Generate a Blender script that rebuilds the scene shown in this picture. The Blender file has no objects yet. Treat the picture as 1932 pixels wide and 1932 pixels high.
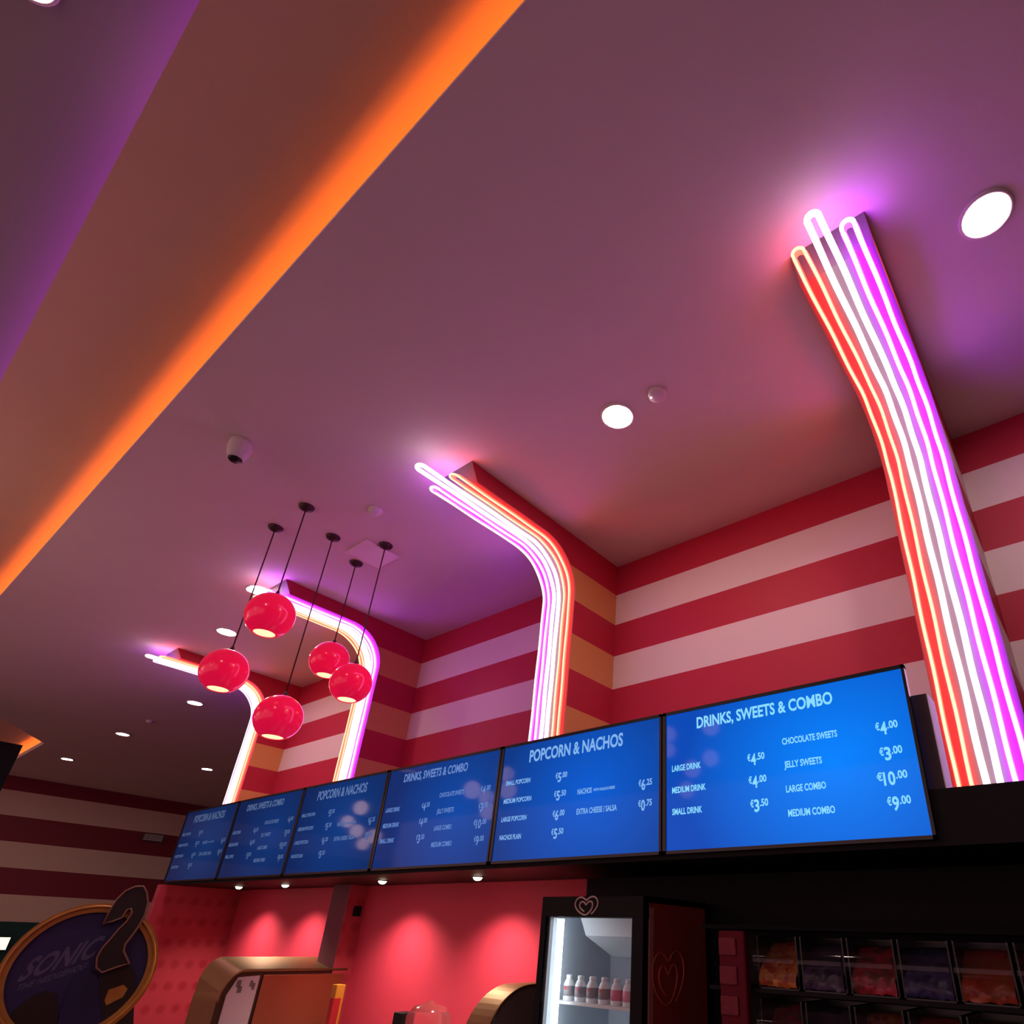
import bpy, bmesh, math, random
from mathutils import Vector, Matrix
random.seed(7)
S = bpy.context.scene
COL = S.collection

# ------------------------------------------------------------ camera, world, exposure
cd = bpy.data.cameras.new('camera'); cam = bpy.data.objects.new('camera', cd); COL.objects.link(cam)
ROT = Matrix(((0.7984, 0.6013, 0.0312), (-0.2559, 0.3858, -0.8864), (-0.5450, 0.6997, 0.4619)))
cam.matrix_world = Matrix.Translation((0, 0, 1.6)) @ Matrix((ROT[0], -ROT[1], -ROT[2])).transposed().to_4x4()
cd.sensor_fit = 'HORIZONTAL'; cd.sensor_width = 36.0; cd.lens = 1157.67 / 1932 * 36.0
cd.shift_x = -0.10947; cd.shift_y = 0.10471; cd.clip_end = 80; cd.clip_start = 0.02
S.camera = cam
W = bpy.data.worlds.new('world'); S.world = W; W.use_nodes = True
W.node_tree.nodes['Background'].inputs[0].default_value = (0.78, 0.40, 0.42, 1)
W.node_tree.nodes['Background'].inputs[1].default_value = 1.10
S.view_settings.view_transform = 'Standard'; S.view_settings.look = 'None'
S.view_settings.exposure = 0.1; S.view_settings.gamma = 1.0; S.view_settings.use_curve_mapping = False
try:
    S.cycles.max_bounces = 8; S.cycles.diffuse_bounces = 4; S.cycles.sample_clamp_indirect = 4.0
    S.cycles.use_denoising = True
except Exception: pass

# ------------------------------------------------------------ materials
def lin(c):
    return tuple(((v/255)/12.92 if v/255 <= .04045 else ((v/255+.055)/1.055)**2.4) for v in c) + (1,)
def mat(name, col, rough=.6, metal=0, emit=None, estr=0, spec=.5, trans=0, noise=0, nscale=8, bump=0, coat=0, alpha=1):
    m = bpy.data.materials.new(name); m.use_nodes = True
    nt = m.node_tree; b = nt.nodes['Principled BSDF']
    c = tuple(col) if len(col) == 4 else tuple(col)+(1,)
    b.inputs['Base Color'].default_value = c
    b.inputs['Roughness'].default_value = rough; b.inputs['Metallic'].default_value = metal
    b.inputs['Specular IOR Level'].default_value = spec
    b.inputs['Transmission Weight'].default_value = trans
    b.inputs['Coat Weight'].default_value = coat
    b.inputs['Alpha'].default_value = alpha
    if emit:
        b.inputs['Emission Color'].default_value = tuple(emit[:3])+(1,)
        b.inputs['Emission Strength'].default_value = estr
    if noise or bump:
        tc = nt.nodes.new('ShaderNodeTexCoord'); n = nt.nodes.new('ShaderNodeTexNoise')
        n.inputs['Scale'].default_value = nscale; n.inputs['Detail'].default_value = 4
        nt.links.new(tc.outputs['Object'], n.inputs['Vector'])
        if noise:
            mx = nt.nodes.new('ShaderNodeMix'); mx.data_type = 'RGBA'
            mx.inputs[6].default_value = tuple(v*(1-noise) for v in c[:3])+(1,)
            mx.inputs[7].default_value = tuple(min(1, v*(1+noise)) for v in c[:3])+(1,)
            nt.links.new(n.outputs['Fac'], mx.inputs[0]); nt.links.new(mx.outputs[2], b.inputs['Base Color'])
        if bump:
            bp = nt.nodes.new('ShaderNodeBump'); bp.inputs['Strength'].default_value = bump
            bp.inputs['Distance'].default_value = .01
            nt.links.new(n.outputs['Fac'], bp.inputs['Height']); nt.links.new(bp.outputs[0], b.inputs['Normal'])
    return m
def stripes(name, red, white, z0, pitch, rough=.55, low=None, zlow=0):
    """painted bands by height: red above z0, then white/red alternating downwards every pitch"""
    m = bpy.data.materials.new(name); m.use_nodes = True
    nt = m.node_tree; b = nt.nodes['Principled BSDF']; N = nt.nodes.new; L = nt.links.new
    g = N('ShaderNodeNewGeometry'); sp = N('ShaderNodeSeparateXYZ'); L(g.outputs['Position'], sp.inputs[0])
    def M(op, a, bb=None):
        n = N('ShaderNodeMath'); n.operation = op
        for i, v in enumerate((a, bb)):
            if v is None: continue
            if isinstance(v, (int, float)): n.inputs[i].default_value = v
            else: L(v, n.inputs[i])
        return n.outputs[0]
    t = M('DIVIDE', M('SUBTRACT', z0, sp.outputs[2]), pitch * 2)
    fr = M('FRACT', t)
    isw = M('MULTIPLY', M('LESS_THAN', fr, .5), M('GREATER_THAN', t, 0.0))
    mx = N('ShaderNodeMix'); mx.data_type = 'RGBA'
    mx.inputs[6].default_value = tuple(red)+(1,); mx.inputs[7].default_value = tuple(white)+(1,)
    L(isw, mx.inputs[0]); out = mx.outputs[2]
    if low:
        m2 = N('ShaderNodeMix'); m2.data_type = 'RGBA'; L(M('LESS_THAN', sp.outputs[2], zlow), m2.inputs[0])
        L(out, m2.inputs[6]); m2.inputs[7].default_value = tuple(low)+(1,); out = m2.outputs[2]
    L(out, b.inputs['Base Color']); b.inputs['Roughness'].default_value = rough; b.inputs['Specular IOR Level'].default_value = .3
    return m
def dotted(name, base, dot, ax, du, dv, r):
    m = bpy.data.materials.new(name); m.use_nodes = True
    nt = m.node_tree; b = nt.nodes['Principled BSDF']; N = nt.nodes.new; L = nt.links.new
    g = N('ShaderNodeNewGeometry'); sp = N('ShaderNodeSeparateXYZ'); L(g.outputs['Position'], sp.inputs[0])
    def M(op, a, bb=None):
        n = N('ShaderNodeMath'); n.operation = op
        for i, v in enumerate((a, bb)):
            if v is None: continue
            if isinstance(v, (int, float)): n.inputs[i].default_value = v
            else: L(v, n.inputs[i])
        return n.outputs[0]
    u = M('MULTIPLY', M('SUBTRACT', M('FRACT', M('DIVIDE', sp.outputs[ax], du)), .5), du)
    v = M('MULTIPLY', M('SUBTRACT', M('FRACT', M('DIVIDE', sp.outputs[2], dv)), .5), dv)
    d = M('SQRT', M('ADD', M('MULTIPLY', u, u), M('MULTIPLY', v, v)))
    rm = N('ShaderNodeMapRange'); L(d, rm.inputs[0]); rm.inputs[1].default_value = r*.6; rm.inputs[2].default_value = r*1.3
    mx = N('ShaderNodeMix'); mx.data_type = 'RGBA'; L(rm.outputs[0], mx.inputs[0])
    mx.inputs[6].default_value = tuple(dot)+(1,); mx.inputs[7].default_value = tuple(base)+(1,)
    L(mx.outputs[2], b.inputs['Base Color']); b.inputs['Roughness'].default_value = .5
    return m
def emis(name, col, strength, rough=.4):
    return mat(name, (.02, .02, .02), rough, emit=col, estr=strength)

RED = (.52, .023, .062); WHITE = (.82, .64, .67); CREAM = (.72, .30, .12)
M_ceil = mat('ceiling_paint', (.78, .72, .67), .85, spec=.15, noise=.03, nscale=3)
M_mid = mat('ceiling_tier_paint', (.80, .57, .43), .85, spec=.15, noise=.03, nscale=3)
M_wall = stripes('striped_wall_paint', RED, WHITE, 4.425, .31)
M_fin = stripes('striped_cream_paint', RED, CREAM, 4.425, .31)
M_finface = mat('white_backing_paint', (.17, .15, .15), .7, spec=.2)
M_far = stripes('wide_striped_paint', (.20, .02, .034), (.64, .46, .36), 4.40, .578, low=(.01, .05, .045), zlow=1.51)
M_black = mat('matt_black', (.004, .004, .004), .6, spec=.2)
M_blackg = mat('satin_black', (.006, .005, .005), .3)
M_soffit = mat('dark_maroon_paint', (.035, .008, .007), .6, spec=.2)
M_pink = mat('raspberry_paint', (.64, .050, .095), .55, spec=.3, noise=.03)
M_pinkdot = dotted('raspberry_motif_paper', (.52, .050, .085), (.41, .025, .05), 1, .13, .19, .04)
M_plum = mat('shaded_plum', (.16, .02, .05), .6)  # pilaster front coloured dark to stand for its unlit side
M_floor = mat('dark_red_carpet', (.20, .05, .05), .95, noise=.3, nscale=30)
M_dark = mat('dark_hall_paint', (.05, .03, .03), .8)

# ------------------------------------------------------------ mesh helpers
def tag(o, label=None, cat=None, group=None, kind=None):
    if label: o['label'] = label
    if cat: o['category'] = cat
    if group: o['group'] = group
    if kind: o['kind'] = kind
    return o
def link(name, me, m=None, parent=None, smooth=False):
    o = bpy.data.objects.new(name, me); COL.objects.link(o)
    if m is not None:
        for mm in (m if isinstance(m, (list, tuple)) else [m]): me.materials.append(mm)
    if parent is not None:
        o.parent = parent
        o.matrix_parent_inverse = Matrix.Translation(parent.location).inverted() if parent.parent is None else Matrix.Identity(4)
    if smooth:
        for p in me.polygons: p.use_smooth = True
    return o
def empty(name, loc, rz=0):
    o = bpy.data.objects.new(name, None); COL.objects.link(o); o.location = loc; o.rotation_euler = (0, 0, rz)
    o.empty_display_size = .1
    return o
class MB:
    def __init__(s): s.v = []; s.f = []; s.mi = []
    def add(s, vs, fs, mi=0):
        n = len(s.v); s.v += [tuple(v) for v in vs]; s.f += [tuple(i+n for i in f) for f in fs]; s.mi += [mi]*len(fs); return s
    def box(s, x0, x1, y0, y1, z0, z1, mi=0):
        vs = [(x, y, z) for z in (z0, z1) for y in (y0, y1) for x in (x0, x1)]
        return s.add(vs, [(0, 2, 3, 1), (4, 5, 7, 6), (0, 1, 5, 4), (2, 6, 7, 3), (0, 4, 6, 2), (1, 3, 7, 5)], mi)
    def prism(s, poly, off, mi=0, mis=None):
        """extrude closed 3-D polygon by vector off"""
        n = len(poly); off = Vector(off)
        vs = [Vector(p) for p in poly]; vs += [p+off for p in vs]
        fs = [tuple(range(n)), tuple(range(2*n-1, n-1, -1))] + [(i, i+n, (i+1) % n+n, (i+1) % n) for i in range(n)]
        k = len(s.mi); s.add(vs, fs, mi)
        if mis is not None: s.mi[k:k+2] = [mis, mis]
        return s
    def lathe(s, prof, c=(0, 0, 0), seg=32, mi=0, axis='z'):
        """prof = list of (r, z)"""
        vs = []; fs = []; n = len(prof)
        for i in range(seg):
            a = 2*math.pi*i/seg
            for r, z in prof:
                p = (r*math.cos(a), r*math.sin(a), z)
                if axis == 'y': p = (p[0], p[2], p[1])
                vs.append((c[0]+p[0], c[1]+p[1], c[2]+p[2]))
        for i in range(seg):
            j = (i+1) % seg
            for k in range(n-1):
                fs.append((i*n+k, j*n+k, j*n+k+1, i*n+k+1))
        return s.add(vs, fs, mi)
    def disc(s, r, c, seg=32, mi=0):
        vs = [(c[0]+r*math.cos(2*math.pi*i/seg), c[1]+r*math.sin(2*math.pi*i/seg), c[2]) for i in range(seg)]
        return s.add(vs, [tuple(range(seg))], mi)
    def tube(s, pts, r, seg=10, mi=0, closed=False):
        pts = [Vector(p) for p in pts]; n = len(pts); vs = []; fs = []
        T = []
        for i in range(n):
            a = pts[(i-1) % n] if closed or i > 0 else pts[i]; b = pts[(i+1) % n] if closed or i < n-1 else pts[i]
            T.append((b-a).normalized())
        u = T[0].orthogonal().normalized()
        for i in range(n):
            u = (u - T[i]*u.dot(T[i])).normalized(); w = T[i].cross(u)
            for k in range(seg):
                a = 2*math.pi*k/seg
                vs.append(pts[i] + (u*math.cos(a)+w*math.sin(a))*r)
        for i in range(n if closed else n-1):
            j = (i+1) % n
            for k in range(seg):
                l = (k+1) % seg
                fs.append((i*seg+k, i*seg+l, j*seg+l, j*seg+k))
        if not closed: fs += [tuple(range(seg-1, -1, -1)), tuple((n-1)*seg+k for k in range(seg))]
        return s.add(vs, fs, mi)
    def mesh(s, name, recalc=True):
        me = bpy.data.meshes.new(name); me.from_pydata(s.v, [], s.f)
        for p, i in zip(me.polygons, s.mi): p.material_index = i
        if recalc:
            bm = bmesh.new(); bm.from_mesh(me); bmesh.ops.remove_doubles(bm, verts=bm.verts, dist=1e-6)
            bmesh.ops.recalc_face_normals(bm, faces=bm.faces); bm.to_mesh(me); bm.free()
        me.update(); return me
    def obj(s, name, m, parent=None, smooth=False, bevel=0, auto=False):
        o = link(name, s.mesh(name), m, parent, smooth)
        if bevel:
            b = o.modifiers.new('bevel', 'BEVEL'); b.width = bevel; b.segments = 2; b.limit_method = 'ANGLE'
        return o
def copy_tree(o, parent=None):
    c = o.copy(); COL.objects.link(c)
    if parent is not None:
        c.parent = parent; c.matrix_parent_inverse = o.matrix_parent_inverse.copy()
    for ch in list(o.children): copy_tree(ch, c)
    return c
def text_mesh(items):
    """items: (text, x0, x1, z_base, height) -> one mesh in the XZ plane (facing -Y), y=0"""
    vs = []; fs = []
    for body, x0, x1, zb, h in items:
        cu = bpy.data.curves.new('t', 'FONT'); cu.body = body; cu.offset = .028; cu.resolution_u = 3
        to = bpy.data.objects.new('t', cu); COL.objects.link(to)
        bpy.context.view_layer.update()
        me = bpy.data.meshes.new_from_object(to.evaluated_get(bpy.context.evaluated_depsgraph_get()))
        bpy.data.objects.remove(to); bpy.data.curves.remove(cu)
        xs = [v.co.x for v in me.vertices]; 
        mnx, mxx = min(xs), max(xs); cap = .729
        n = len(vs)
        for v in me.vertices:
            vs.append((x0+(v.co.x-mnx)/(mxx-mnx)*(x1-x0), 0, zb+v.co.y/cap*h))
        for p in me.polygons: fs.append(tuple(i+n for i in p.vertices))
        bpy.data.meshes.remove(me)
    return vs, fs

# ------------------------------------------------------------ the room
H = 4.735; HM = H+.30; HU = H+.51
def slab(name, poly, z0, z1, m):
    o = MB().prism([(x, y, z0) for x, y in poly], (0, 0, z1-z0)).obj(name, m); return tag(o, kind='structure')
slab('floor', [(-21.5, -9), (4, -9), (4, 9), (-21.5, 9)], -.1, 0, M_floor)
slab('ceiling', [(4, .498), (4, 4.0), (-9.45, 4.0), (-9.45, 9), (-21.5, 9), (-21.5, 2.66), (-16.75, 2.60), (-13.4, .498)], H, H+.03, M_ceil)
slab('ceiling', [(4, -.27), (4, 3.2), (-21.5, 3.2), (-21.5, -.27)], HM, HM+.03, M_mid)
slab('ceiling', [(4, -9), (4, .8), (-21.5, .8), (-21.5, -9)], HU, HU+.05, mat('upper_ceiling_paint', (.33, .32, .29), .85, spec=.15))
tag(MB().box(-9.45, 4, 3.86, 4.0, 0, H).obj('wall_back', M_wall), kind='structure')
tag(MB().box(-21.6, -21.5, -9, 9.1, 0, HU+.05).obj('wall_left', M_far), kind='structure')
tag(MB().box(-21.5, -9.45, 9.0, 9.1, 0, H).obj('wall_back', M_dark), kind='structure')  # unseen wall, added to keep ambient light out of the far hall
tag(MB().box(-9.45, -9.3, 4.0, 9.0, 0, H).obj('wall_return', M_dark), kind='structure')
tag(MB().box(4, 4.1, -9, 4.0, 0, HU+.05).obj('wall_right', M_dark), kind='structure')
# upstand that hides the cove light
tr = MB()
path = [(4, .521), (-13.41, .521), (-16.76, 2.623), (-21.5, 2.683)]
def ribbon(mb, path, w, z0, z1):
    P = [Vector((x, y, 0)) for x, y in path]
    for a, b in zip(P, P[1:]):
        d = (b-a).normalized(); n = Vector((d.y, -d.x, 0)); n = n if n.y > 0 else -n
        mb.prism([a+Vector((0, 0, z0)), b+Vector((0, 0, z0)), b+n*w+Vector((0, 0, z0)), a+n*w+Vector((0, 0, z0))], (0, 0, z1-z0))
ribbon(tr, path, .012, H+.03, H+.125)
tag(tr.obj('trim_1', M_ceil), kind='structure')

# cove lights
M_ledo = emis('amber_led', (1.0, .19, .012), 16.0)
M_ledp = emis('violet_led', (.36, .03, .50), 9.5)
lo = MB(); ribbon(lo, [(4, .575), (-13.42, .575), (-16.79, 2.68), (-21.45, 2.74)], .03, H+.031, H+.055)
tag(lo.obj('cove_light_strip', M_ledo), 'orange cove light strip hidden behind the edge of the lower ceiling', 'light strip')
lp = MB(); ribbon(lp, [(4, -.215), (-21.4, -.215)], .03, HM+.031, HM+.055)
tag(lp.obj('cove_light_strip', M_ledp), 'violet cove light strip hidden behind the edge of the middle ceiling tier', 'light strip')

# ------------------------------------------------------------ canopy, alcove behind the counter
cn = empty('counter_canopy', (-3, 2.645, 1.945)); tag(cn, 'long black canopy under the menu screens with a maroon underside', 'canopy')
MB().box(-7.93, 3.9, 2.645, 2.67, 1.945, 2.153).obj('fascia', M_black, cn)
MB().box(-7.93, 3.9, 2.67, 3.86, 2.13, 2.15).obj('top_panel', M_black, cn)
MB().box(-7.93, -2.62, 2.67, 3.40, 1.945, 1.965).obj('soffit', M_soffit, cn)
MB().box(-2.62, 3.9, 2.67, 3.40, 1.945, 1.965).obj('soffit', M_black, cn)
tag(MB().box(-7.82, -2.85, 3.36, 3.46, 0, 1.945).obj('wall_alcove', M_pink), kind='structure')
tag(MB().box(-7.92, -7.82, 2.57, 3.46, 0, 1.945).obj('wall_alcove_left', M_pinkdot), kind='structure')
tag(MB().box(-2.85, 3.9, 3.36, 3.46, 0, 1.945).obj('wall_alcove_right', M_black), kind='structure')
pil = MB(); pil.box(-5.65, -5.385, 3.19, 3.36, 0, 1.945).box(-5.385, -5.38, 3.19, 3.36, 0, 1.945, 1)
tag(pil.obj('trim_2', [M_plum, M_pinkdot]), kind='structure')
tag(MB().box(-5.38, -5.365, 3.26, 3.33, 1.70, 1.78).obj('wall_socket', M_black, bevel=.003), 'small black square fitting on the patterned side of the pilaster', 'fitting')
mb_ = empty('mounting_board', (-4.2, 2.72, 2.155)); tag(mb_, 'dark board behind the menu screens, its pale end lit by the nearest neon', 'board')
MB().box(-7.9, -.470, 2.675, 2.80, 2.155, 2.55).obj('board', mat('maroon_board', (.03, .008, .01), .5), mb_)
MB().box(-.470, -.466, 2.675, 2.80, 2.155, 2.55).obj('end_strip', mat('neon_lit_edging', (.85, .80, .82), .5), mb_)  # end face coloured pale for the neon light falling on it

# recessed spotlights under the canopy
M_spot = emis('warm_white_lamp', (1, .86, .62), 14)
M_trim = mat('black_trim_metal', (.02, .015, .012), .4, metal=.6)
spot_labels = ['leftmost small downlight under the canopy, below the second screen', 'small canopy downlight second from the left, below the third screen',
               'small canopy downlight third from the left, below the fourth screen joint', 'rightmost small downlight under the canopy, left of the fridge']
proto = None
for i, x in enumerate((-7.08, -6.15, -4.63, -3.52)):
    if proto is None:
        t = empty('canopy_downlight', (x, 3.0, 1.945))
        MB().lathe([(.034, -.001), (.034, -.006), (.046, -.006), (.046, 0)], (x, 3.0, 1.945), 24).obj('rim', M_trim, t, True)
        MB().lathe([(0, -.026), (.014, -.024), (.025, -.017), (.031, -.006), (.031, -.002)], (x, 3.0, 1.945), 24).obj('lamp', M_spot, t, True)
        l = bpy.data.lights.new('canopy_spot', 'SPOT'); l.energy = 52; l.color = (1, .78, .62); l.spot_size = math.radians(125); l.spot_blend = 1.0; l.shadow_soft_size = .03
        lo_ = bpy.data.objects.new('spot', l); COL.objects.link(lo_); lo_.parent = t; lo_.location = (0, 0, -.05); lo_.rotation_euler = (math.radians(6), 0, 0)
        proto = t
    else: t = copy_tree(proto); t.location = (x, 3.0, 1.945)
    tag(t, spot_labels[i], 'downlight', 'small downlights under the canopy')

# ------------------------------------------------------------ neon arches
def neon_path(xa, xb, ytip, jit, back=0, dy=0):
    Yv, Zc, R, Zb = 3.272+back+dy, 4.56+back+dy*.15, .42, 2.155
    prof = [(Yv, Zb + (Zc-R-Zb)*i/24) for i in range(25)]
    prof += [(Yv-R+R*math.cos(a), Zc-R+R*math.sin(a)) for a in [math.pi/2*i/14 for i in range(1, 15)]]
    n = 12; prof += [(Yv-R-(Yv-R-ytip)*i/n, Zc) for i in range(1, n+1)]
    rnd = random.Random(jit)
    w = lambda i: .0022*math.sin(i*.9+jit)
    leg1 = [Vector((xa+w(i), y, z)) for i, (y, z) in enumerate(prof)]
    leg2 = [Vector((xb+w(i+3), y, z)) for i, (y, z) in enumerate(prof)]
    c = (xa+xb)/2; r = abs(xb-xa)/2; sgn = 1 if xb > xa else -1
    cap = [Vector((c-sgn*r*math.cos(a), ytip-r*math.sin(a), Zc)) for a in [math.pi*i/10 for i in range(1, 10)]]
    return leg1+cap+leg2[::-1]
M_no = emis('orange_neon', (1.0, .90, .42), 1.5); M_noh = emis('orange_neon_glow', (1.0, .024, .014), 13)  # second material is for the added sleeve that gives the orange glow
M_nw = emis('white_neon', (1.0, .82, .84), 3.6)
M_np = emis('violet_neon', (1.0, .92, 1.0), 1.6); M_nph = emis('violet_neon_glow', (.47, .010, .95), 23)  # second material is for the added sleeve that gives the violet glow
def backing(xc, dy, ye, hl=.184, hr=.186):
    Yf, Zf, R = 3.30+dy, 4.588+dy*.15, .42
    prof = [(3.86, 2.15), (3.86, H), (ye, H), (ye+.01, H-.02), (ye+.08, Zf)]
    arc = [(Yf-R+R*math.cos(a), Zf-R+R*math.sin(a)) for a in [math.pi/2*(1-i/16) for i in range(17)]]
    prof += arc + [(Yf, 2.15)]
    mb = MB(); mb.prism([(xc-hl, y, z) for y, z in prof], (hl+hr, 0, 0), 1, mis=0)
    return mb
arch_labels = ['nearest neon arch at the right: orange, white and violet loops', 'neon arch above the fifth screen with violet tubes on its left side',
               'neon arch behind the hanging red lamps, ending above the third screen', 'farthest neon arch, ending above the second screen from the left']
dys = (.008, 0, .05, .17)
for i, xc in enumerate((-.372, -3.292, -6.222, -9.15)):
    t = empty('neon_arch_light', (xc, 3.3, 2.15)); tag(t, arch_labels[i], 'neon light', 'curved neon lights over the counter')
    tag(backing(xc, dys[i], (2.0, 2.07, 2.14, 2.21)[i]).obj('trim_%d' % (i+3), [M_fin if i else M_wall, M_finface]), kind='structure')
    order = [(M_no, 'orange_tube', 1.90), (M_nw, 'white_tube', 1.79), (M_np, 'violet_tube', 1.91)]
    if i % 2: order = order[::-1]
    for k, (m, nm, yt) in enumerate(order):
        xa = xc-.148+.118*k
        rc, mh, rh = {'orange_tube': (.0075, M_noh, .0115), 'white_tube': (.0150, None, 0), 'violet_tube': (.0105, M_nph, .0135)}[nm]
        yt += (0, .09 if k != 1 else 0, .14, .21)[i]
        o = MB().tube(neon_path(xa, xa+.058, yt, i*3+k, 0, dys[i]), rc, 10).obj(nm, m, t, True)
        if mh: MB().tube(neon_path(xa, xa+.058, yt+.03, i*3+k, .007, dys[i]), rh, 8).obj('added_glow_sleeve', mh, o, True)  # emissive sleeve added behind the tube, carries its coloured glow

# ------------------------------------------------------------ menu screens
def screen_mat(name, cen, edge, cx=.70, cz=.5):
    m = bpy.data.materials.new(name); m.use_nodes = True
    nt = m.node_tree; b = nt.nodes['Principled BSDF']; N = nt.nodes.new; L = nt.links.new
    tc = N('ShaderNodeTexCoord'); mp = N('ShaderNodeMapping'); L(tc.outputs['Generated'], mp.inputs[0])
    mp.inputs['Location'].default_value = (-cx*1.5, 0, -cz); mp.inputs['Scale'].default_value = (1.5, 0, 1)
    vl = N('ShaderNodeVectorMath'); vl.operation = 'LENGTH'; L(mp.outputs[0], vl.inputs[0])
    rp = N('ShaderNodeValToRGB'); L(vl.outputs['Value'], rp.inputs[0])
    rp.color_ramp.elements[0].position = .0; rp.color_ramp.elements[0].color = lin(cen)
    rp.color_ramp.elements[1].position = .95; rp.color_ramp.elements[1].color = lin(edge)
    L(rp.outputs[0], b.inputs['Emission Color']); b.inputs['Emission Strength'].default_value = 1
    b.inputs['Base Color'].default_value = (.003, .004, .008, 1); b.inputs['Roughness'].default_value = .05; b.inputs['Specular IOR Level'].default_value = .10
    return m
drinks_title = [('DRINKS, SWEETS & COMBO', .170, .739, .113, .058)]
drinks_items = [('LARGE DRINK', .048, .184, .316, .030), ('MEDIUM DRINK', .048, .204, .424, .030), ('SMALL DRINK', .048, .185, .528, .030),
                ('CHOCOLATE SWEETS', .533, .739, .265, .030), ('JELLY SWEETS', .533, .674, .371, .030), ('LARGE COMBO', .532, .678, .479, .030), ('MEDIUM COMBO', .532, .699, .582, .030)]
def price(e, dec, x0, x1, zb):
    w = x1-x0; big = .50 if len(e) == 1 else .60
    return [('\u20ac', x0, x0+w*.19, zb-.020, .032), (e, x0+w*.21, x0+w*big, zb, .054), ('.'+dec, x0+w*(big+.03), x1, zb-.022, .032)]
drinks_prices = price('4', '50', .388, .459, .338)+price('4', '00', .388, .460, .442)+price('3', '50', .389, .460, .548) + \
    price('4', '00', .871, .944, .286)+price('3', '00', .871, .944, .393)+price('10', '00', .850, .946, .493)+price('9', '00', .870, .943, .592)
pop_title = [('POPCORN & NACHOS', .207, .789, .132, .074)]
pop_items = [('SMALL POPCORN', .057, .228, .256, .028), ('MEDIUM POPCORN', .056, .247, .365, .028), ('LARGE POPCORN', .055, .227, .472, .028), ('NACHOS PLAIN', .057, .203, .576, .028),
             ('NACHOS', .539, .623, .367, .030), ('WITH SALSA/CHEESE', .632, .753, .361, .015), ('EXTRA CHEESE / SALSA', .541, .768, .475, .030)]
pop_prices = price('5', '00', .395, .468, .280)+price('5', '50', .395, .469, .384)+price('6', '00', .396, .469, .493)+price('5', '50', .397, .470, .592) + \
    price('6', '25', .880, .949, .387)+price('0', '75', .880, .949, .491)
SW = 1.235; SX0 = -7.93; ZT = 2.6735
angle_levels = [((10, 47, 102), (10, 28, 68), (66, 90, 126)), ((9, 50, 112), (10, 31, 76), (70, 97, 138)), ((8, 56, 126), (11, 35, 86), (74, 108, 158)),  # dimming with viewing angle put into each screen's colours
          ((10, 70, 160), (18, 42, 104), (86, 126, 190)), ((8, 90, 205), (12, 55, 132), (118, 172, 228)), ((6, 128, 250), (8, 72, 178), (128, 212, 250))]
slabs = ['leftmost menu screen, popcorn and nachos, dimmest of the row', 'second menu screen from the left, drinks, sweets and combo, small and dim', 'third menu screen from the left, popcorn and nachos, under a neon arch',
         'fourth menu screen from the left, drinks, sweets and combo, mid blue', 'second menu screen from the right, popcorn and nachos, under a neon arch', 'rightmost and brightest menu screen, drinks, sweets and combo, beside the nearest neon']
def screen_text(nm, items, x0, m, parent):
    vs, fs = text_mesh([(b, x0+a*SW, x0+c*SW, ZT-z, h) for b, a, c, z, h in items])
    me = MB().add([(x, 2.6155, z) for x, y, z in vs], fs).mesh(nm, False)
    return link(nm, me, m, parent)
for i in range(6):
    x0 = SX0+SW*i; cen, edge, txt = angle_levels[i]
    t = empty('menu_screen', (x0+SW/2, 2.64, 1.9685)); tag(t, slabs[i], 'menu screen', 'menu screens above the counter')
    xa, xb, za, zb = x0+.004, x0+SW-.004, 1.966, ZT
    fr = MB(); b = .021
    for bx in ((xa, xb, zb-b*.8, zb), (xa, xb, za, za+b*.7), (xa, xa+b, za, zb), (xb-b*.6, xb, za, zb)):
        fr.box(bx[0], bx[1], 2.611, 2.644, bx[2], bx[3])
    fr.obj('frame', M_blackg, t)
    MB().box(xa+b, xb-b*.6, 2.617, 2.643, za+b*.7, zb-b*.8).obj('display_panel', screen_mat('menu_blue', cen, edge, .72 if i % 2 else .62, .48), t)
    mt = emis('menu_lettering', lin(txt), 1.0)
    D = i % 2
    screen_text('title_lettering', drinks_title if D else pop_title, x0, mt, t)
    for it in (drinks_items if D else pop_items): screen_text('item_lettering', [it], x0, mt, t)
    pr = drinks_prices if D else pop_prices
    for q in range(0, len(pr), 3): screen_text('price_lettering', pr[q:q+3], x0, mt, t)

# ------------------------------------------------------------ hanging red lamps
M_shade = mat('red_glass', (.70, .004, .035), .16, emit=(.80, .006, .065), estr=.52, coat=.1, spec=.4)
M_bulb = emis('warm_bulb', (1, .82, .45), 1.15)
M_cord = mat('dark_cord', (.05, .02, .025), .6)
M_canopy = mat('dark_bronze', (.06, .03, .028), .45, metal=.4)
def pendant(x, y, z, ztop, r=.195, shade=M_shade, bulb=M_bulb):
    t = empty('pendant_lamp', (x, y, z))
    prof = []
    a0, a1 = math.radians(-62), math.radians(84)
    for k in range(22):
        a = a0+(a1-a0)*k/21
        prof.append((.955*r*math.cos(a), r*.97*math.sin(a)))
    ri = [(p[0]-.006, p[1]+.002) for p in prof[:6]]
    MB().lathe(ri[::-1]+prof, (x, y, z), 40).obj('shade', shade, t, True)
    MB().disc(.955*r*math.cos(a0)-.007, (x, y, z+r*.97*math.sin(a0)+.006), 32).obj('bulb_diffuser', bulb, t)
    MB().lathe([(0, r*1.17), (.008, r*1.17), (.030, r*.90), (.030, r*.87), (0, r*.87)], (x, y, z), 16).obj('lamp_holder', M_cord, t, True)
    MB().tube([(x, y, z+r*1.1), (x, y, ztop-.02)], .0055, 8).obj('cord', M_cord, t, True)
    MB().lathe([(0, -.045), (.012, -.045), (.055, -.02), (.062, -.006), (.062, 0), (0, 0)], (x, y, ztop), 24).obj('ceiling_rose', M_canopy, t, True)
    return t
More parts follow.
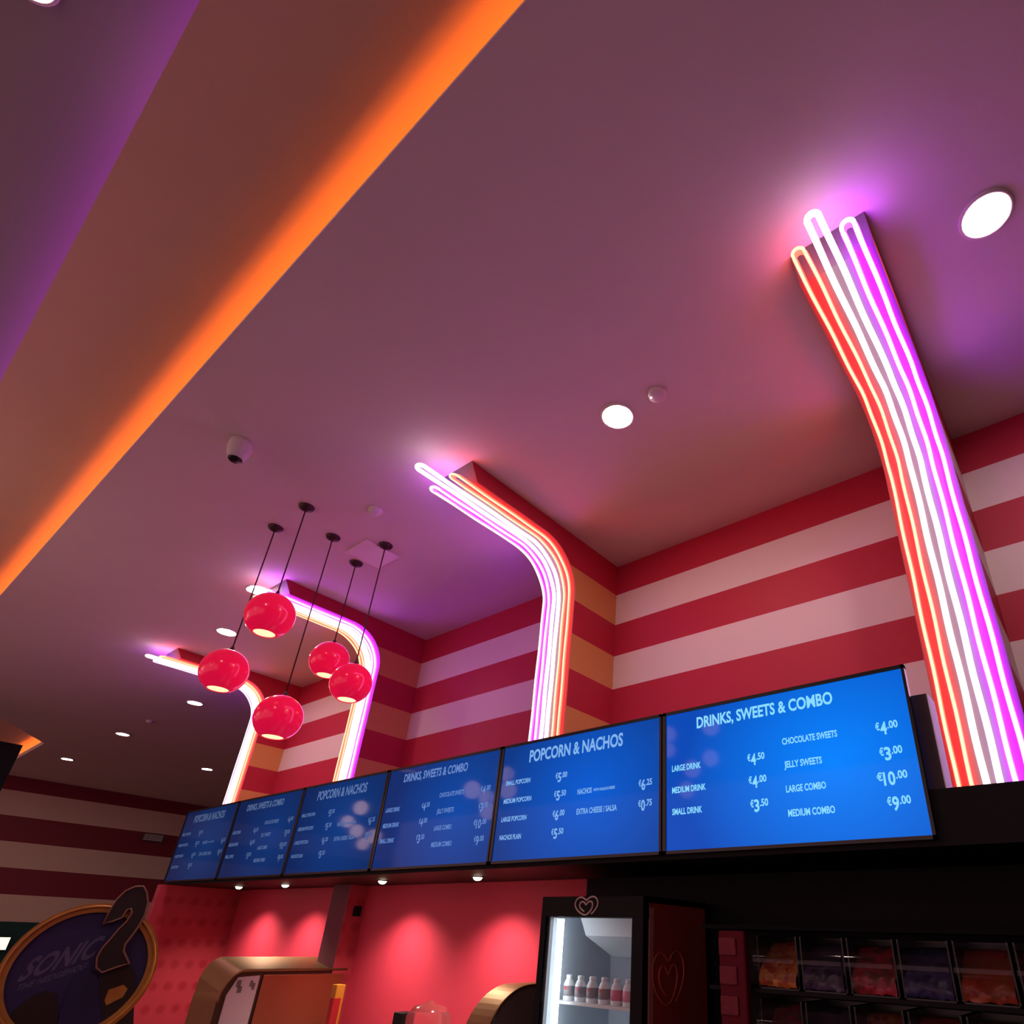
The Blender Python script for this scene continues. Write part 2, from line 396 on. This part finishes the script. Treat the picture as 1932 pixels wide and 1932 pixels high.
pl = ['red glass globe lamp hanging farthest left of the cluster of five', 'highest big red globe lamp, in front of a white neon tip', 'lowest hanging red globe lamp, above the second menu screen',
      'red globe lamp partly hidden behind another, beside the neon bend', 'red globe lamp overlapping the neon arch, rightmost of the five']
for k, (x, y, z, r) in enumerate([(-5.218, 1.635, 3.361, .180), (-4.697, 1.640, 3.703, .182), (-4.924, 2.010, 3.036, .183), (-5.150, 2.378, 3.71, .172), (-4.641, 2.363, 3.379, .170)]):
    tag(pendant(x, y, z, H, r), pl[k], 'pendant lamp', 'hanging red globe lamps')
# paler globe clusters of the hall behind the viewer, seen as round reflections in the screens
M_pale = mat('pale_pink_glass', (.6, .4, .38), .3, emit=(1, .62, .55), estr=6)
for grp, tt, px in (('reflected on the third screen', 2.6, [(-4.511, 2.422), (-4.654, 2.332), (-4.497, 2.252), (-4.374, 2.155), (-4.251, 2.199)]),
                    ('reflected on the fourth and fifth screens', 2.4, [(-3.235, 2.426), (-3.085, 2.361), (-3.054, 2.277), (-2.925, 2.492), (-2.898, 2.391)]),
                    ('reflected on the sixth screen', 3.0, [(-1.465, 2.557), (-1.471, 2.397), (-1.718, 2.556), (-1.719, 2.472), (-1.578, 2.358), (-1.610, 2.258)])):
    for q, (x, z) in enumerate(px):
        t = tt+(-.22, .17, -.02, .30, -.12, .08)[q]
        tag(pendant(x*t, 2.612-2.612*(t-1), 1.6+(z-1.6)*t, HU, .125, M_pale, M_pale), 'pale globe lamp out in the hall, ' + grp, 'pendant lamp', 'globe lamps ' + grp)

# ------------------------------------------------------------ ceiling fittings
M_dl = emis('downlight_lamp', (1, .80, .70), 170)
M_rim = mat('white_trim', (.75, .70, .68), .5)
dl = [((.278, 2.355, H), 'largest recessed downlight, at the right of the nearest neon arch'), ((-1.947, 2.348, H), 'recessed downlight at mid ceiling beside the round smoke detector'),
      ((-6.50, 2.092, H), 'recessed downlight half hidden behind the highest red lamp'), ((-7.899, 2.356, H), 'recessed downlight between the two left red lamps, above the lower one'),
      ((-11.173, 3.257, H), 'recessed downlight below the leftmost red lamp, nearest of the far group'), ((-14.428, 3.254, H), 'recessed downlight in the middle of the far dark ceiling'),
      ((-17.965, 3.274, H), 'leftmost and farthest recessed downlight near the striped end wall'), ((-16.074, 5.387, H), 'recessed downlight just left of the farthest neon arch'),
      ((-2.80, -.785, HU), 'downlight cut off by the top left corner of the photo'), ]
proto = None
for (p, lab) in dl:
    if proto is None:
        t = empty('ceiling_downlight', p)
        MB().lathe([(.098, -.002), (.100, -.010), (.118, -.010), (.120, 0)], p, 32).obj('rim', M_rim, t, True)
        MB().disc(.099, (p[0], p[1], p[2]-.005), 32).obj('lamp', M_dl, t)
        proto = t
    else: t = copy_tree(proto); t.location = p
    tag(t, lab, 'downlight', 'recessed ceiling downlights')
sd = empty('smoke_detector', (-1.618, 2.342, H)); tag(sd, 'round pale smoke detector next to a downlight', 'smoke detector')
MB().lathe([(0, -.030), (.045, -.030), (.058, -.022), (.062, 0), (0, 0)], (-1.618, 2.342, H), 28).obj('body', M_rim, sd, True)
MB().lathe([(0, -.034), (.006, -.034), (.006, -.028), (0, -.028)], (-1.655, 2.325, H), 12).obj('indicator_light', emis('led_white', (1, .9, .85), 3), sd, True)
for p, lab in (((-4.247, 2.001, H), 'small round sensor on the ceiling right of the lamp roses'), ((-12.973, 3.221, H), 'tiny ceiling sensor between the far downlights')):
    tag(MB().lathe([(0, -.05), (.03, -.045), (.055, -.015), (.06, 0), (0, 0)], p, 24).obj('ceiling_sensor', M_rim, None, True), lab, 'sensor')
ss = empty('dome_sensor', (-4.351, .963, H)); tag(ss, 'small white hanging dome with a dark round underside near the orange cove', 'sensor')
MB().lathe([(0, 0), (.075, 0), (.078, -.05), (.07, -.11), (.05, -.16), (0, -.16)], (-4.351, .963, H), 28).obj('housing', M_rim, ss, True)
MB().lathe([(0, -.172), (.04, -.170), (.048, -.160), (0, -.159)], (-4.351, .963, H), 24).obj('lens_cover', M_blackg, ss, True)
vp = empty('ceiling_vent', (-4.87, 2.375, H)); tag(vp, 'square pale panel flush in the ceiling behind the lamp cords', 'ceiling panel')
MB().box(-5.045, -4.695, 2.20, 2.55, H-.012, H).obj('panel', mat('pale_panel', (.82, .76, .76), .5), vp, bevel=.003)
hb = empty('hanging_unit', (-14.2, 1.6, H)); tag(hb, 'black boxy unit hanging from the ceiling at the left edge', 'unit')
MB().box(-14.5, -14.0, 1.0, 1.93, 3.30, 4.13).obj('box', M_black, hb, bevel=.01)
for y in (1.12,): MB().tube([(-14.25, y, 4.12), (-14.25, y, H)], .02, 8).obj('hanging_rod', M_black, hb, True)
vv = empty('air_grille', (-21.45, 6.45, 3.70)); tag(vv, 'small slatted grille high on the dark red band of the far wall', 'grille')
g = MB().box(-21.5, -21.46, 6.2, 6.72, 3.60, 3.80)
g.obj('frame', mat('grey_grille', (.06, .05, .05), .5), vv)
for k in range(4): MB().box(-21.46, -21.45, 6.23, 6.69, 3.63+.042*k, 3.65+.042*k).obj('slat', M_rim, vv)
sg = empty('lit_sign', (-21.45, 4.1, 1.05)); tag(sg, 'small bright lit display low on the far wall at the left edge', 'sign')
MB().box(-21.5, -21.44, 3.9, 4.36, .9, 1.2).obj('housing', M_black, sg)
MB().box(-21.44, -21.43, 3.92, 4.34, .92, 1.18).obj('lit_panel', emis('lit_panel', (.95, .9, .7), 1.2), sg)

# ------------------------------------------------------------ round cardboard standee
Cst = Vector((0, 0, 1.6)) + 5.2*Vector((-1.416, .387, -.092)); ksc = 5.2/5.6
nst = Vector((.965, -.264, 0)); rz = math.atan2(.965, .264)
def stp(x, z, y=0): return Cst + Vector((.264, .965, 0))*x*ksc + Vector((0, 0, z*ksc)) + nst*y
st = empty('film_standee', (Cst.x, Cst.y, 0)); tag(st, 'round cardboard film standee with gold rim, blue face and big dark 2', 'standee')
M_gold = mat('gold_card', (.42, .20, .04), .45, metal=.3, noise=.25, nscale=12)
M_navy = mat('navy_card', (.018, .014, .075), .5)
M_brown = mat('dark_brown_card', (.012, .006, .004), .5)
M_pale_ink = mat('grey_blue_ink', (.075, .07, .15), .6)
def circ(r, cx=.03, cz=.09, n=64): return [(cx+r*math.cos(2*math.pi*k/n), cz+r*math.sin(2*math.pi*k/n)) for k in range(n)]
def cut(mb, pts, y0, y1): mb.prism([stp(x, z, y0) for x, z in pts], nst*(y1-y0)); return mb
ring = MB(); n = 64
for k in range(n):
    a, b = 2*math.pi*k/n, 2*math.pi*(k+1)/n
    q = [(.03+r*math.cos(t), .09+r*math.sin(t)) for r, t in ((.575, a), (.575, b), (.495, b), (.495, a))]
    ring.prism([stp(x, z, .0) for x, z in q], nst*.045)
ring.obj('gold_rim', M_gold, st)
r2 = MB().tube([stp(x, z, .05) for x, z in circ(.545)], .012, 8, closed=True).obj('rim_moulding', M_gold, st, True)
cut(MB(), circ(.50), .0, .02).obj('blue_face', M_navy, st)
def crop(pts):
    out = []
    for u, v in pts:
        a = u*.15528-135; b = 1855-(1632+v*.15528)
        out.append(((.0035569*a-.0013659*b-.00013+1.303e-6*a*a+2.32e-7*a*b-2.9e-7*b*b)/ksc, (-2.99e-5*a+.0038874*b-.00035+1.467e-6*a*b+8.3e-7*b*b)/ksc))
    return out
two = crop([(1250, 715), (1330, 560), (1410, 430), (1520, 320), (1640, 265), (1740, 262), (1780, 330), (1795, 450), (1760, 600), (1690, 730), (1600, 860), (1520, 960), (1500, 1040), (1570, 1190), (1430, 1230), (1240, 1300), (1170, 1240), (1180, 1120), (1240, 1010), (1330, 910), (1440, 780), (1540, 680), (1600, 580), (1590, 530), (1540, 545), (1480, 640), (1380, 680)])
cut(MB(), two, .046, .085).obj('number_two', M_brown, st)
MB().tube([stp(x, z, .086) for x, z in two], .008, 6, closed=True).obj('number_outline', mat('bronze_ink', (.22, .11, .07), .5), st, True)
cut(MB(), crop([(60, 1932), (180, 1750), (380, 1600), (560, 1520), (700, 1560), (700, 1932)]), .021, .03).obj('dark_mound', M_brown, st)
cut(MB(), crop([(700, 1932), (780, 1620), (900, 1350), (1040, 1240), (1180, 1340), (1260, 1560), (1250, 1932)]), .021, .035).obj('blue_mound', mat('blue_card', (.010, .009, .06), .5), st)
cut(MB(), crop([(1200, 1340), (1560, 1200), (1640, 1320), (1620, 1932), (1250, 1932)]), .021, .04).obj('dark_panel', M_brown, st)
cut(MB(), crop([(1270, 1640), (1320, 1510), (1500, 1450), (1550, 1500), (1490, 1600), (1290, 1700)]), .041, .045).obj('tan_patch', M_gold, st)
def slant_text(body, a, b, h, y, nm):
    vs, fs = text_mesh([(body, 0, 1, 0, h)])
    ax, az = a; bx, bz = b
    me = MB().add([stp(ax+(bx-ax)*x + z*.25, az+(bz-az)*x + z, y) for x, _, z in vs], fs).mesh(nm, False)
    return link(nm, me, M_pale_ink, st)
slant_text('SONIC', crop([(200, 1420)])[0], crop([(1130, 1110)])[0], .19, .022, 'title_lettering')
slant_text('THE HEDGEHOG', crop([(180, 1540)])[0], crop([(1030, 1260)])[0], .055, .023, 'subtitle_lettering')
sb = MB(); sb.prism([stp(-.25, -.35, -.02), stp(.3, -.35, -.02), stp(.34, -1.1, -.02), stp(-.3, -1.1, -.02)], nst*.02)
for o in [sb.obj('stand_panel', M_navy, st)]:
    for v in o.data.vertices:
        if v.co.z < .2: v.co.z = 0.0
    o.matrix_parent_inverse = Matrix.Translation(st.location).inverted()

# ------------------------------------------------------------ back counter and machines
bc = tag(MB().box(-5.95, -2.65, 2.42, 3.335, 0, .92).obj('back_counter', mat('counter_top_stone', (.28, .2, .2), .4), bevel=.01), 'low back counter under the popcorn warmers', 'counter')
sc_ = empty('serving_counter', (-1.5, 1.5, 0)); tag(sc_, 'unseen pale topped serving counter in front of the back counter', 'counter')  # out of view, added so its pale top bounces light into the alcove
MB().box(-4.5, 2.5, 1.2, 1.75, 0, .95).obj('counter_front', mat('red_laminate', (.3, .03, .04), .4), sc_)
MB().box(-4.52, 2.52, 1.17, 1.80, .95, .99).obj('worktop', mat('pale_worktop', (.45, .40, .40), .35), sc_, bevel=.005)
M_copper = mat('copper_panel', (.34, .095, .05), .38, metal=.5, noise=.15, nscale=3)
M_brass = mat('brass_sheet', (.30, .16, .065), .48, metal=.6)
M_sheet = mat('pale_steel', (.55, .45, .52), .45, metal=.3)
M_dkbrown = mat('dark_brown_metal', (.05, .022, .012), .4, metal=.4)
M_grey = mat('grey_mesh', (.50, .44, .38), .5, metal=.3, noise=.3, nscale=60)
def hood_profile(yf, yb, z0, zt, ry, rz_, n=14):
    pr = [(yf, z0)]
    pr += [(yf+ry-ry*math.cos(a), zt-rz_+rz_*math.sin(a)) for a in [math.pi/2*k/n for k in range(n+1)]]
    return pr + [(yb, zt), (yb, z0)]
# copper-sided warmer
X1, X0 = -5.39, -5.80
w1 = empty('popcorn_warmer', ((X0+X1)/2, 2.8, .92)); tag(w1, 'copper-sided popcorn warmer with a curved brass hood, at left in front of the pink wall', 'popcorn warmer')
prof = hood_profile(2.36, 3.32, .92, 1.305, .14, .20)
MB().prism([(X0, y, z) for y, z in prof], (X1-X0, 0, 0), 0, mis=1).obj('hood', [M_brass, M_dkbrown], w1)
for v in w1.children[0].data.vertices:
    if v.co.x < X0+.01 and v.co.z > 1.15: v.co.z += .075
MB().box(X1, X1+.012, 2.64, 3.30, .93, 1.275).obj('copper_side_panel', M_copper, w1, bevel=.004)
sp = MB(); sp.prism([(X1, 2.41, .93), (X1, 2.41, 1.15), (X1, 2.46, 1.262), (X1, 2.615, 1.272), (X1, 2.615, .93)], (.010, 0, 0)); sp.obj('pale_notice_panel', M_sheet, w1)
for y0, y1, z0, z1 in ((2.46, 2.49, 1.20, 1.245), (2.475, 2.505, 1.165, 1.205), (2.555, 2.575, 1.20, 1.24), (2.575, 2.595, 1.18, 1.225)):
    MB().box(X1+.010, X1+.012, y0, y1, z0, z1).obj('printed_mark', mat('grey_print', (.12, .10, .11), .6), w1)
MB().tube([(X1+.006, y, z) for y, z in prof[1:17]], .010, 8).obj('brass_edge', M_brass, w1, True)
# brass warmer beside the fridge
X1, X0 = -2.92, -3.10
w2 = empty('popcorn_warmer', ((X0+X1)/2, 3.0, .92)); tag(w2, 'popcorn warmer with a round brass hood and grey side, left of the fridge', 'popcorn warmer')
prof = hood_profile(2.67, 3.34, .92, 1.345, .33, .30)
MB().prism([(X0, y, z) for y, z in prof], (X1-X0, 0, 0), 0, mis=1).obj('hood', [M_brass, M_grey], w2, False)
MB().tube([(X1+.003, y, z) for y, z in prof[1:17]], .007, 8).obj('brass_edge', M_brass, w2, True)
# glass jar and dark box between them
gj = empty('glass_jar', (-3.82, 3.0, .92)); tag(gj, 'clear glass jar with shiny lid on the back counter', 'jar')
MB().lathe([(0, .93), (.13, .93), (.14, 1.0), (.14, 1.12), (.12, 1.15)], (-3.82, 3.0, 0), 32).obj('glass_body', mat('clear_glass', (.9, .6, .6), .05, trans=.9, alpha=.35), gj, True)
MB().lathe([(.12, 1.15), (.10, 1.175), (.03, 1.19), (.02, 1.205), (0, 1.207)], (-3.82, 3.0, 0), 32).obj('lid', mat('pinkish_lid', (.28, .05, .06), .1, coat=1), gj, True)
tag(MB().box(-4.10, -4.0, 2.93, 3.03, .92, 1.125).obj('dispenser_box', M_black, bevel=.008), 'small black box beside the glass jar', 'box')
yb = empty('snack_carton', (-4.86, 2.95, .92)); tag(yb, 'yellow and red carton beside the copper popcorn warmer', 'carton')
MB().box(-4.90, -4.835, 2.93, 3.0, .92, 1.235).obj('carton_body', mat('yellow_card', (.55, .22, .02), .5), yb, bevel=.004)
MB().box(-4.885, -4.833, 2.925, 2.98, .95, 1.15).obj('red_panel', mat('red_card', (.45, .01, .02), .5), yb)

# ------------------------------------------------------------ fridge
FX0, FX1, FY0, FY1, FZ = -2.605, -1.92, 2.70, 3.32, 1.793
fr = empty('drinks_fridge', ((FX0+FX1)/2, 3.0, 0)); tag(fr, 'tall black glass-door fridge with a heart emblem and lit inside', 'fridge')
M_side = mat('oxblood_side', (.62, .10, .07), .4)
M_liner = mat('fridge_liner', (.52, .58, .66), .95, spec=.05)
c = MB(); c.box(FX0, FX0+.03, FY0+.05, FY1, 0, FZ).box(FX0, FX1, FY1-.03, FY1, 0, FZ).box(FX0, FX1, FY0+.05, FY1, FZ-.03, FZ).box(FX0, FX1, FY0+.05, FY1, 0, .12).box(FX1-.03, FX1, FY0+.05, FY1, 0, FZ, 1)
c.obj('cabinet', [M_black, M_side], fr)
li = MB(); li.box(FX0+.03, FX0+.035, FY0+.05, FY1-.03, .12, FZ-.03).box(FX1-.035, FX1-.03, FY0+.05, FY1-.03, .12, FZ-.03).box(FX0+.03, FX1-.03, FY1-.035, FY1-.03, .12, FZ-.03).box(FX0+.03, FX1-.03, FY0+.05, FY1-.03, FZ-.08, FZ-.03)
li.obj('liner', M_liner, fr)
gx0, gx1, gz = -2.573, -1.990, 1.696
d = MB(); d.box(FX0, FX1, FY0, FY0+.045, gz, FZ).box(FX0, gx0, FY0, FY0+.045, .1, gz).box(gx1, FX1, FY0, FY0+.045, .1, gz).box(gx0, gx1, FY0, FY0+.045, .1, .22)
d.obj('door_frame', M_black, fr, bevel=.004)
MB().box(FX1, FX1+.003, FY0+.05, FY0+.085, .1, FZ-.05).obj('edge_sheen', mat('brown_sheen', (.75, .42, .34), .4), fr)  # strip coloured lighter for the reflection along the fridge's front edge
MB().box(gx0, gx1, FY0+.012, FY0+.016, .22, gz).obj('door_glass', mat('door_glass', (.02, .02, .02), .03, alpha=.06, spec=1.0), fr)
MB().box(gx0+.012, gx0+.022, FY0+.02, FY0+.045, .25, gz).obj('door_seal', mat('dark_seal', (.05, .045, .06), .4), fr)
MB().box(gx0+.045, gx0+.078, FY0+.05, FY0+.07, .25, gz-.01).obj('led_strip', emis('cool_led', (.85, .95, 1), 7), fr)
ev = MB(); ev.prism([(FX0+.14, 2.86, FZ-.08), (FX0+.14, 3.28, FZ-.08), (FX0+.14, 3.28, 1.50), (FX0+.14, 3.16, 1.51), (FX0+.14, 2.92, 1.61)], (.50, 0, 0)); ev.obj('evaporator_cover', mat('white_plastic', (.70, .74, .78), .4), fr)
MB().box(-2.40, -2.14, 2.975, 2.99, 1.590, 1.600).obj('vent_slot', mat('slot_grey', (.16, .18, .2), .5), fr)
MB().box(FX0+.035, FX1-.035, 2.80, 3.26, 1.292, 1.304).obj('shelf', mat('white_wire_shelf', (.85, .88, .9), .35), fr)
MB().box(-2.45, -2.30, 3.20, 3.21, 1.10, 1.17).obj('price_label', mat('navy_label', (.03, .04, .10), .5), fr)
hp = [(738, 500), (775, 460), (800, 405), (795, 355), (770, 322), (735, 318), (705, 335), (685, 362), (660, 335), (625, 322), (590, 340), (568, 385), (575, 430), (605, 475), (645, 503), (678, 512), (710, 495), (740, 450), (750, 405), (738, 372), (715, 368), (695, 385), (684, 412), (668, 385), (648, 370), (625, 380), (615, 410), (625, 440), (645, 462), (668, 475)]
def smooth(pts, it=2):
    for _ in range(it):
        q = [pts[0]]
        for a, b in zip(pts, pts[1:]): q += [tuple(.75*a[k]+.25*b[k] for k in range(2)), tuple(.25*a[k]+.75*b[k] for k in range(2))]
        pts = q+[pts[-1]]
    return pts
hp = smooth(hp)
MB().tube([(-2.283+(u-685)*.162/240, FY0-.002, 1.748-(v-414)*.090/200) for u, v in hp], .0045, 8).obj('heart_emblem', mat('pinkish_white', (.62, .45, .42), .4), fr, True)
MB().tube([(FX1+.001, 2.92+(u-685)*.30/240, 1.44-(v-414)*.24/200) for u, v in hp], .004, 8).obj('side_heart_emblem', mat('maroon_mark', (.85, .20, .15), .45), fr, True)
M_milk = mat('white_bottle', (.82, .84, .86), .3)
caps = [(.55, .05, .05), (.5, .08, .16), (.45, .06, .06), (.6, .04, .04), (.75, .18, .30), (.8, .3, .4)]
bl = ['leftmost small white bottle on the fridge shelf', 'second white bottle from the left in the fridge', 'third white bottle from the left in the fridge', 'fourth white bottle from the left, red dot label', 'pink-labelled bottle fifth from the left in the fridge', 'pink-labelled bottle at the right edge of the fridge glass']
for k, x in enumerate((-2.51, -2.43, -2.35, -2.27, -2.19, -2.115)):
    t = empty('drink_bottle', (x, 2.86, 1.304)); tag(t, bl[k], 'bottle', 'small bottles on the fridge shelf')
    MB().lathe([(0, 0), (.028, 0), (.030, .006), (.030, .075), (.022, .092), (.016, .100), (.016, .110), (0, .110)], (x, 2.86, 1.304), 20).obj('bottle_body', M_milk, t, True)
    MB().lathe([(.0305, .022), (.0308, .022), (.0308, .068), (.0305, .068)], (x, 2.86, 1.304), 20).obj('bottle_label', mat('label', caps[k], .5) if k > 3 else mat('label', (.30, .27, .30), .5), t, True)
    MB().lathe([(0, .118), (.016, .118), (.018, .113), (.018, .103), (.016, .100)], (x, 2.86, 1.304), 16).obj('cap', M_milk, t, True)
    if k < 4: MB().lathe([(0, 0), (.009, 0)], (x+.002, 2.86-.0315, 1.304+.058), 12, axis='y').obj('label_mark', mat('red_dot', caps[k], .5), t)

# ------------------------------------------------------------ pick and mix cabinet at right
pm = empty('sweets_cabinet', (-.4, 3.0, 0)); tag(pm, 'dark pick and mix cabinet under the canopy at lower right', 'cabinet')
MB().box(-1.62, 1.2, 3.10, 3.14, 0, 1.655).obj('back_panel', M_black, pm)
MB().box(-1.62, 1.2, 2.745, 3.14, 1.655, 1.672).obj('top_shelf', mat('dark_grey_edge', (.008, .009, .009), .8, spec=.1), pm)
MB().box(-1.62, 1.2, 2.80, 3.10, 1.415, 1.43).obj('shelf', M_black, pm)
MB().box(-1.62, 1.2, 2.80, 3.10, 1.17, 1.19).obj('shelf', M_black, pm)
MB().box(-1.62, 1.2, 2.76, 3.10, 0, 1.17).obj('base_unit', M_black, pm)
dc = empty('sweet_dispenser', (-1.475, 2.78, 1.19)); tag(dc, 'upright sweet dispenser column with pink blocks at the left end of the cabinet', 'sweet dispenser')
MB().box(-1.54, -1.41, 2.75, 2.80, 1.19, 1.65).obj('tube', mat('pink_acrylic', (.14, .014, .026), .7, spec=.1), dc, bevel=.01)
for k in range(4): MB().box(-1.535, -1.45, 2.741, 2.75, 1.215+.112*k, 1.285+.112*k).obj('sweet_block', mat('pink_sweets', (.22, .04, .055), .7, spec=.1, noise=.3, nscale=40), dc, bevel=.004)
M_lid = mat('clear_acrylic', (.02, .02, .02), .04, alpha=.14, spec=1.0)
def candy(name, c1, c2):
    m = mat(name, c1, .35); nt = m.node_tree; b = nt.nodes['Principled BSDF']
    v = nt.nodes.new('ShaderNodeTexVoronoi'); v.inputs['Scale'].default_value = 34
    tc = nt.nodes.new('ShaderNodeTexCoord'); nt.links.new(tc.outputs['Object'], v.inputs['Vector'])
    sp = nt.nodes.new('ShaderNodeSeparateColor'); nt.links.new(v.outputs['Color'], sp.inputs[0])
    mx = nt.nodes.new('ShaderNodeMix'); mx.data_type = 'RGBA'; mx.inputs[6].default_value = c1+(1,); mx.inputs[7].default_value = c2+(1,)
    nt.links.new(sp.outputs[0], mx.inputs[0]); nt.links.new(mx.outputs[2], b.inputs['Base Color'])
    return m
pal = [((.35, .03, .02), (.60, .24, .05), 'red and yellow'), ((.03, .02, .04), (.09, .06, .14), 'dark purple'), ((.12, .05, .03), (.50, .02, .06), 'brown and red'), ((.03, .03, .10), (.07, .06, .18), 'dark blue'), ((.32, .08, .02), (.40, .04, .03), 'orange-brown'), ((.45, .02, .04), (.55, .10, .05), 'bright red')]
for r in range(2):
    for k in range(6):
        x0 = -1.385+.2*k; x1 = x0+.185; z0, z1 = (1.43, 1.632) if r == 0 else (1.19, 1.392)
        c1, c2, nm = pal[k if r == 0 else (k*5+2) % 6]
        if r: c1 = tuple(v*.6 for v in c1); c2 = tuple(v*.6 for v in c2)  # weaker light of the lower row put into the sweets' colours
        t = empty('sweet_bin', ((x0+x1)/2, 2.9, z0)); tag(t, ('clear bin of %s sweets, number %s from the left in the %s row' % (nm, ['one', 'two', 'three', 'four', 'five', 'six'][k], ['upper', 'lower'][r])), 'sweet bin', 'clear sweet bins in the cabinet')
        MB().box(x0, x0+.006, 2.82, 3.08, z0, z1).box(x1-.006, x1, 2.82, 3.08, z0, z1).box(x0, x1, 3.07, 3.08, z0, z1).box(x0, x1, 2.82, 3.08, z0, z0+.006).obj('bin_body', M_blackg, t)
        lid = MB(); arc = [(2.82-.05*math.sin(math.pi*q/10), z0+.012+(z1-z0-.02)*q/10) for q in range(11)]
        vs = [(x, y, z) for x in (x0, x1) for y, z in arc] + [(x, y+.004, z) for x in (x0, x1) for y, z in arc]
        fs = [(q, q+1, q+12, q+11) for q in range(10)] + [(q+22, q+33, q+34, q+23) for q in range(10)]
        lid.add(vs, fs).obj('clear_lid', M_lid, t, True)
        sw = MB(); nx, nz = 12, 10; rr = random.Random(r*10+k)
        vs = []; fs = []
        for i in range(nx+1):
            for j in range(nz+1):
                u = i/nx; w = j/nz
                y = 2.815+.16*w**1.5 - .03*math.sin(math.pi*min(1, w*1.4)) + rr.uniform(-.009, .009)
                vs.append((x0+.008+(x1-x0-.016)*u, y, z0+.01+(z1-z0-.035)*w + rr.uniform(-.004, .004)))
        for i in range(nx):
            for j in range(nz): a = i*(nz+1)+j; fs.append((a, a+nz+1, a+nz+2, a+1))
        n0 = len(vs); vs += [(x0+.008, 3.06, z0+.01), (x1-.008, 3.06, z0+.01), (x0+.008, 3.06, z1-.025), (x1-.008, 3.06, z1-.025)]
        top = [i*(nz+1)+nz for i in range(nx+1)]; fs.append(tuple(top)+(n0+3, n0+2))
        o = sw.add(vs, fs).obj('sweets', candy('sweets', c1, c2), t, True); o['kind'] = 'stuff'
bpy.context.view_layer.update()
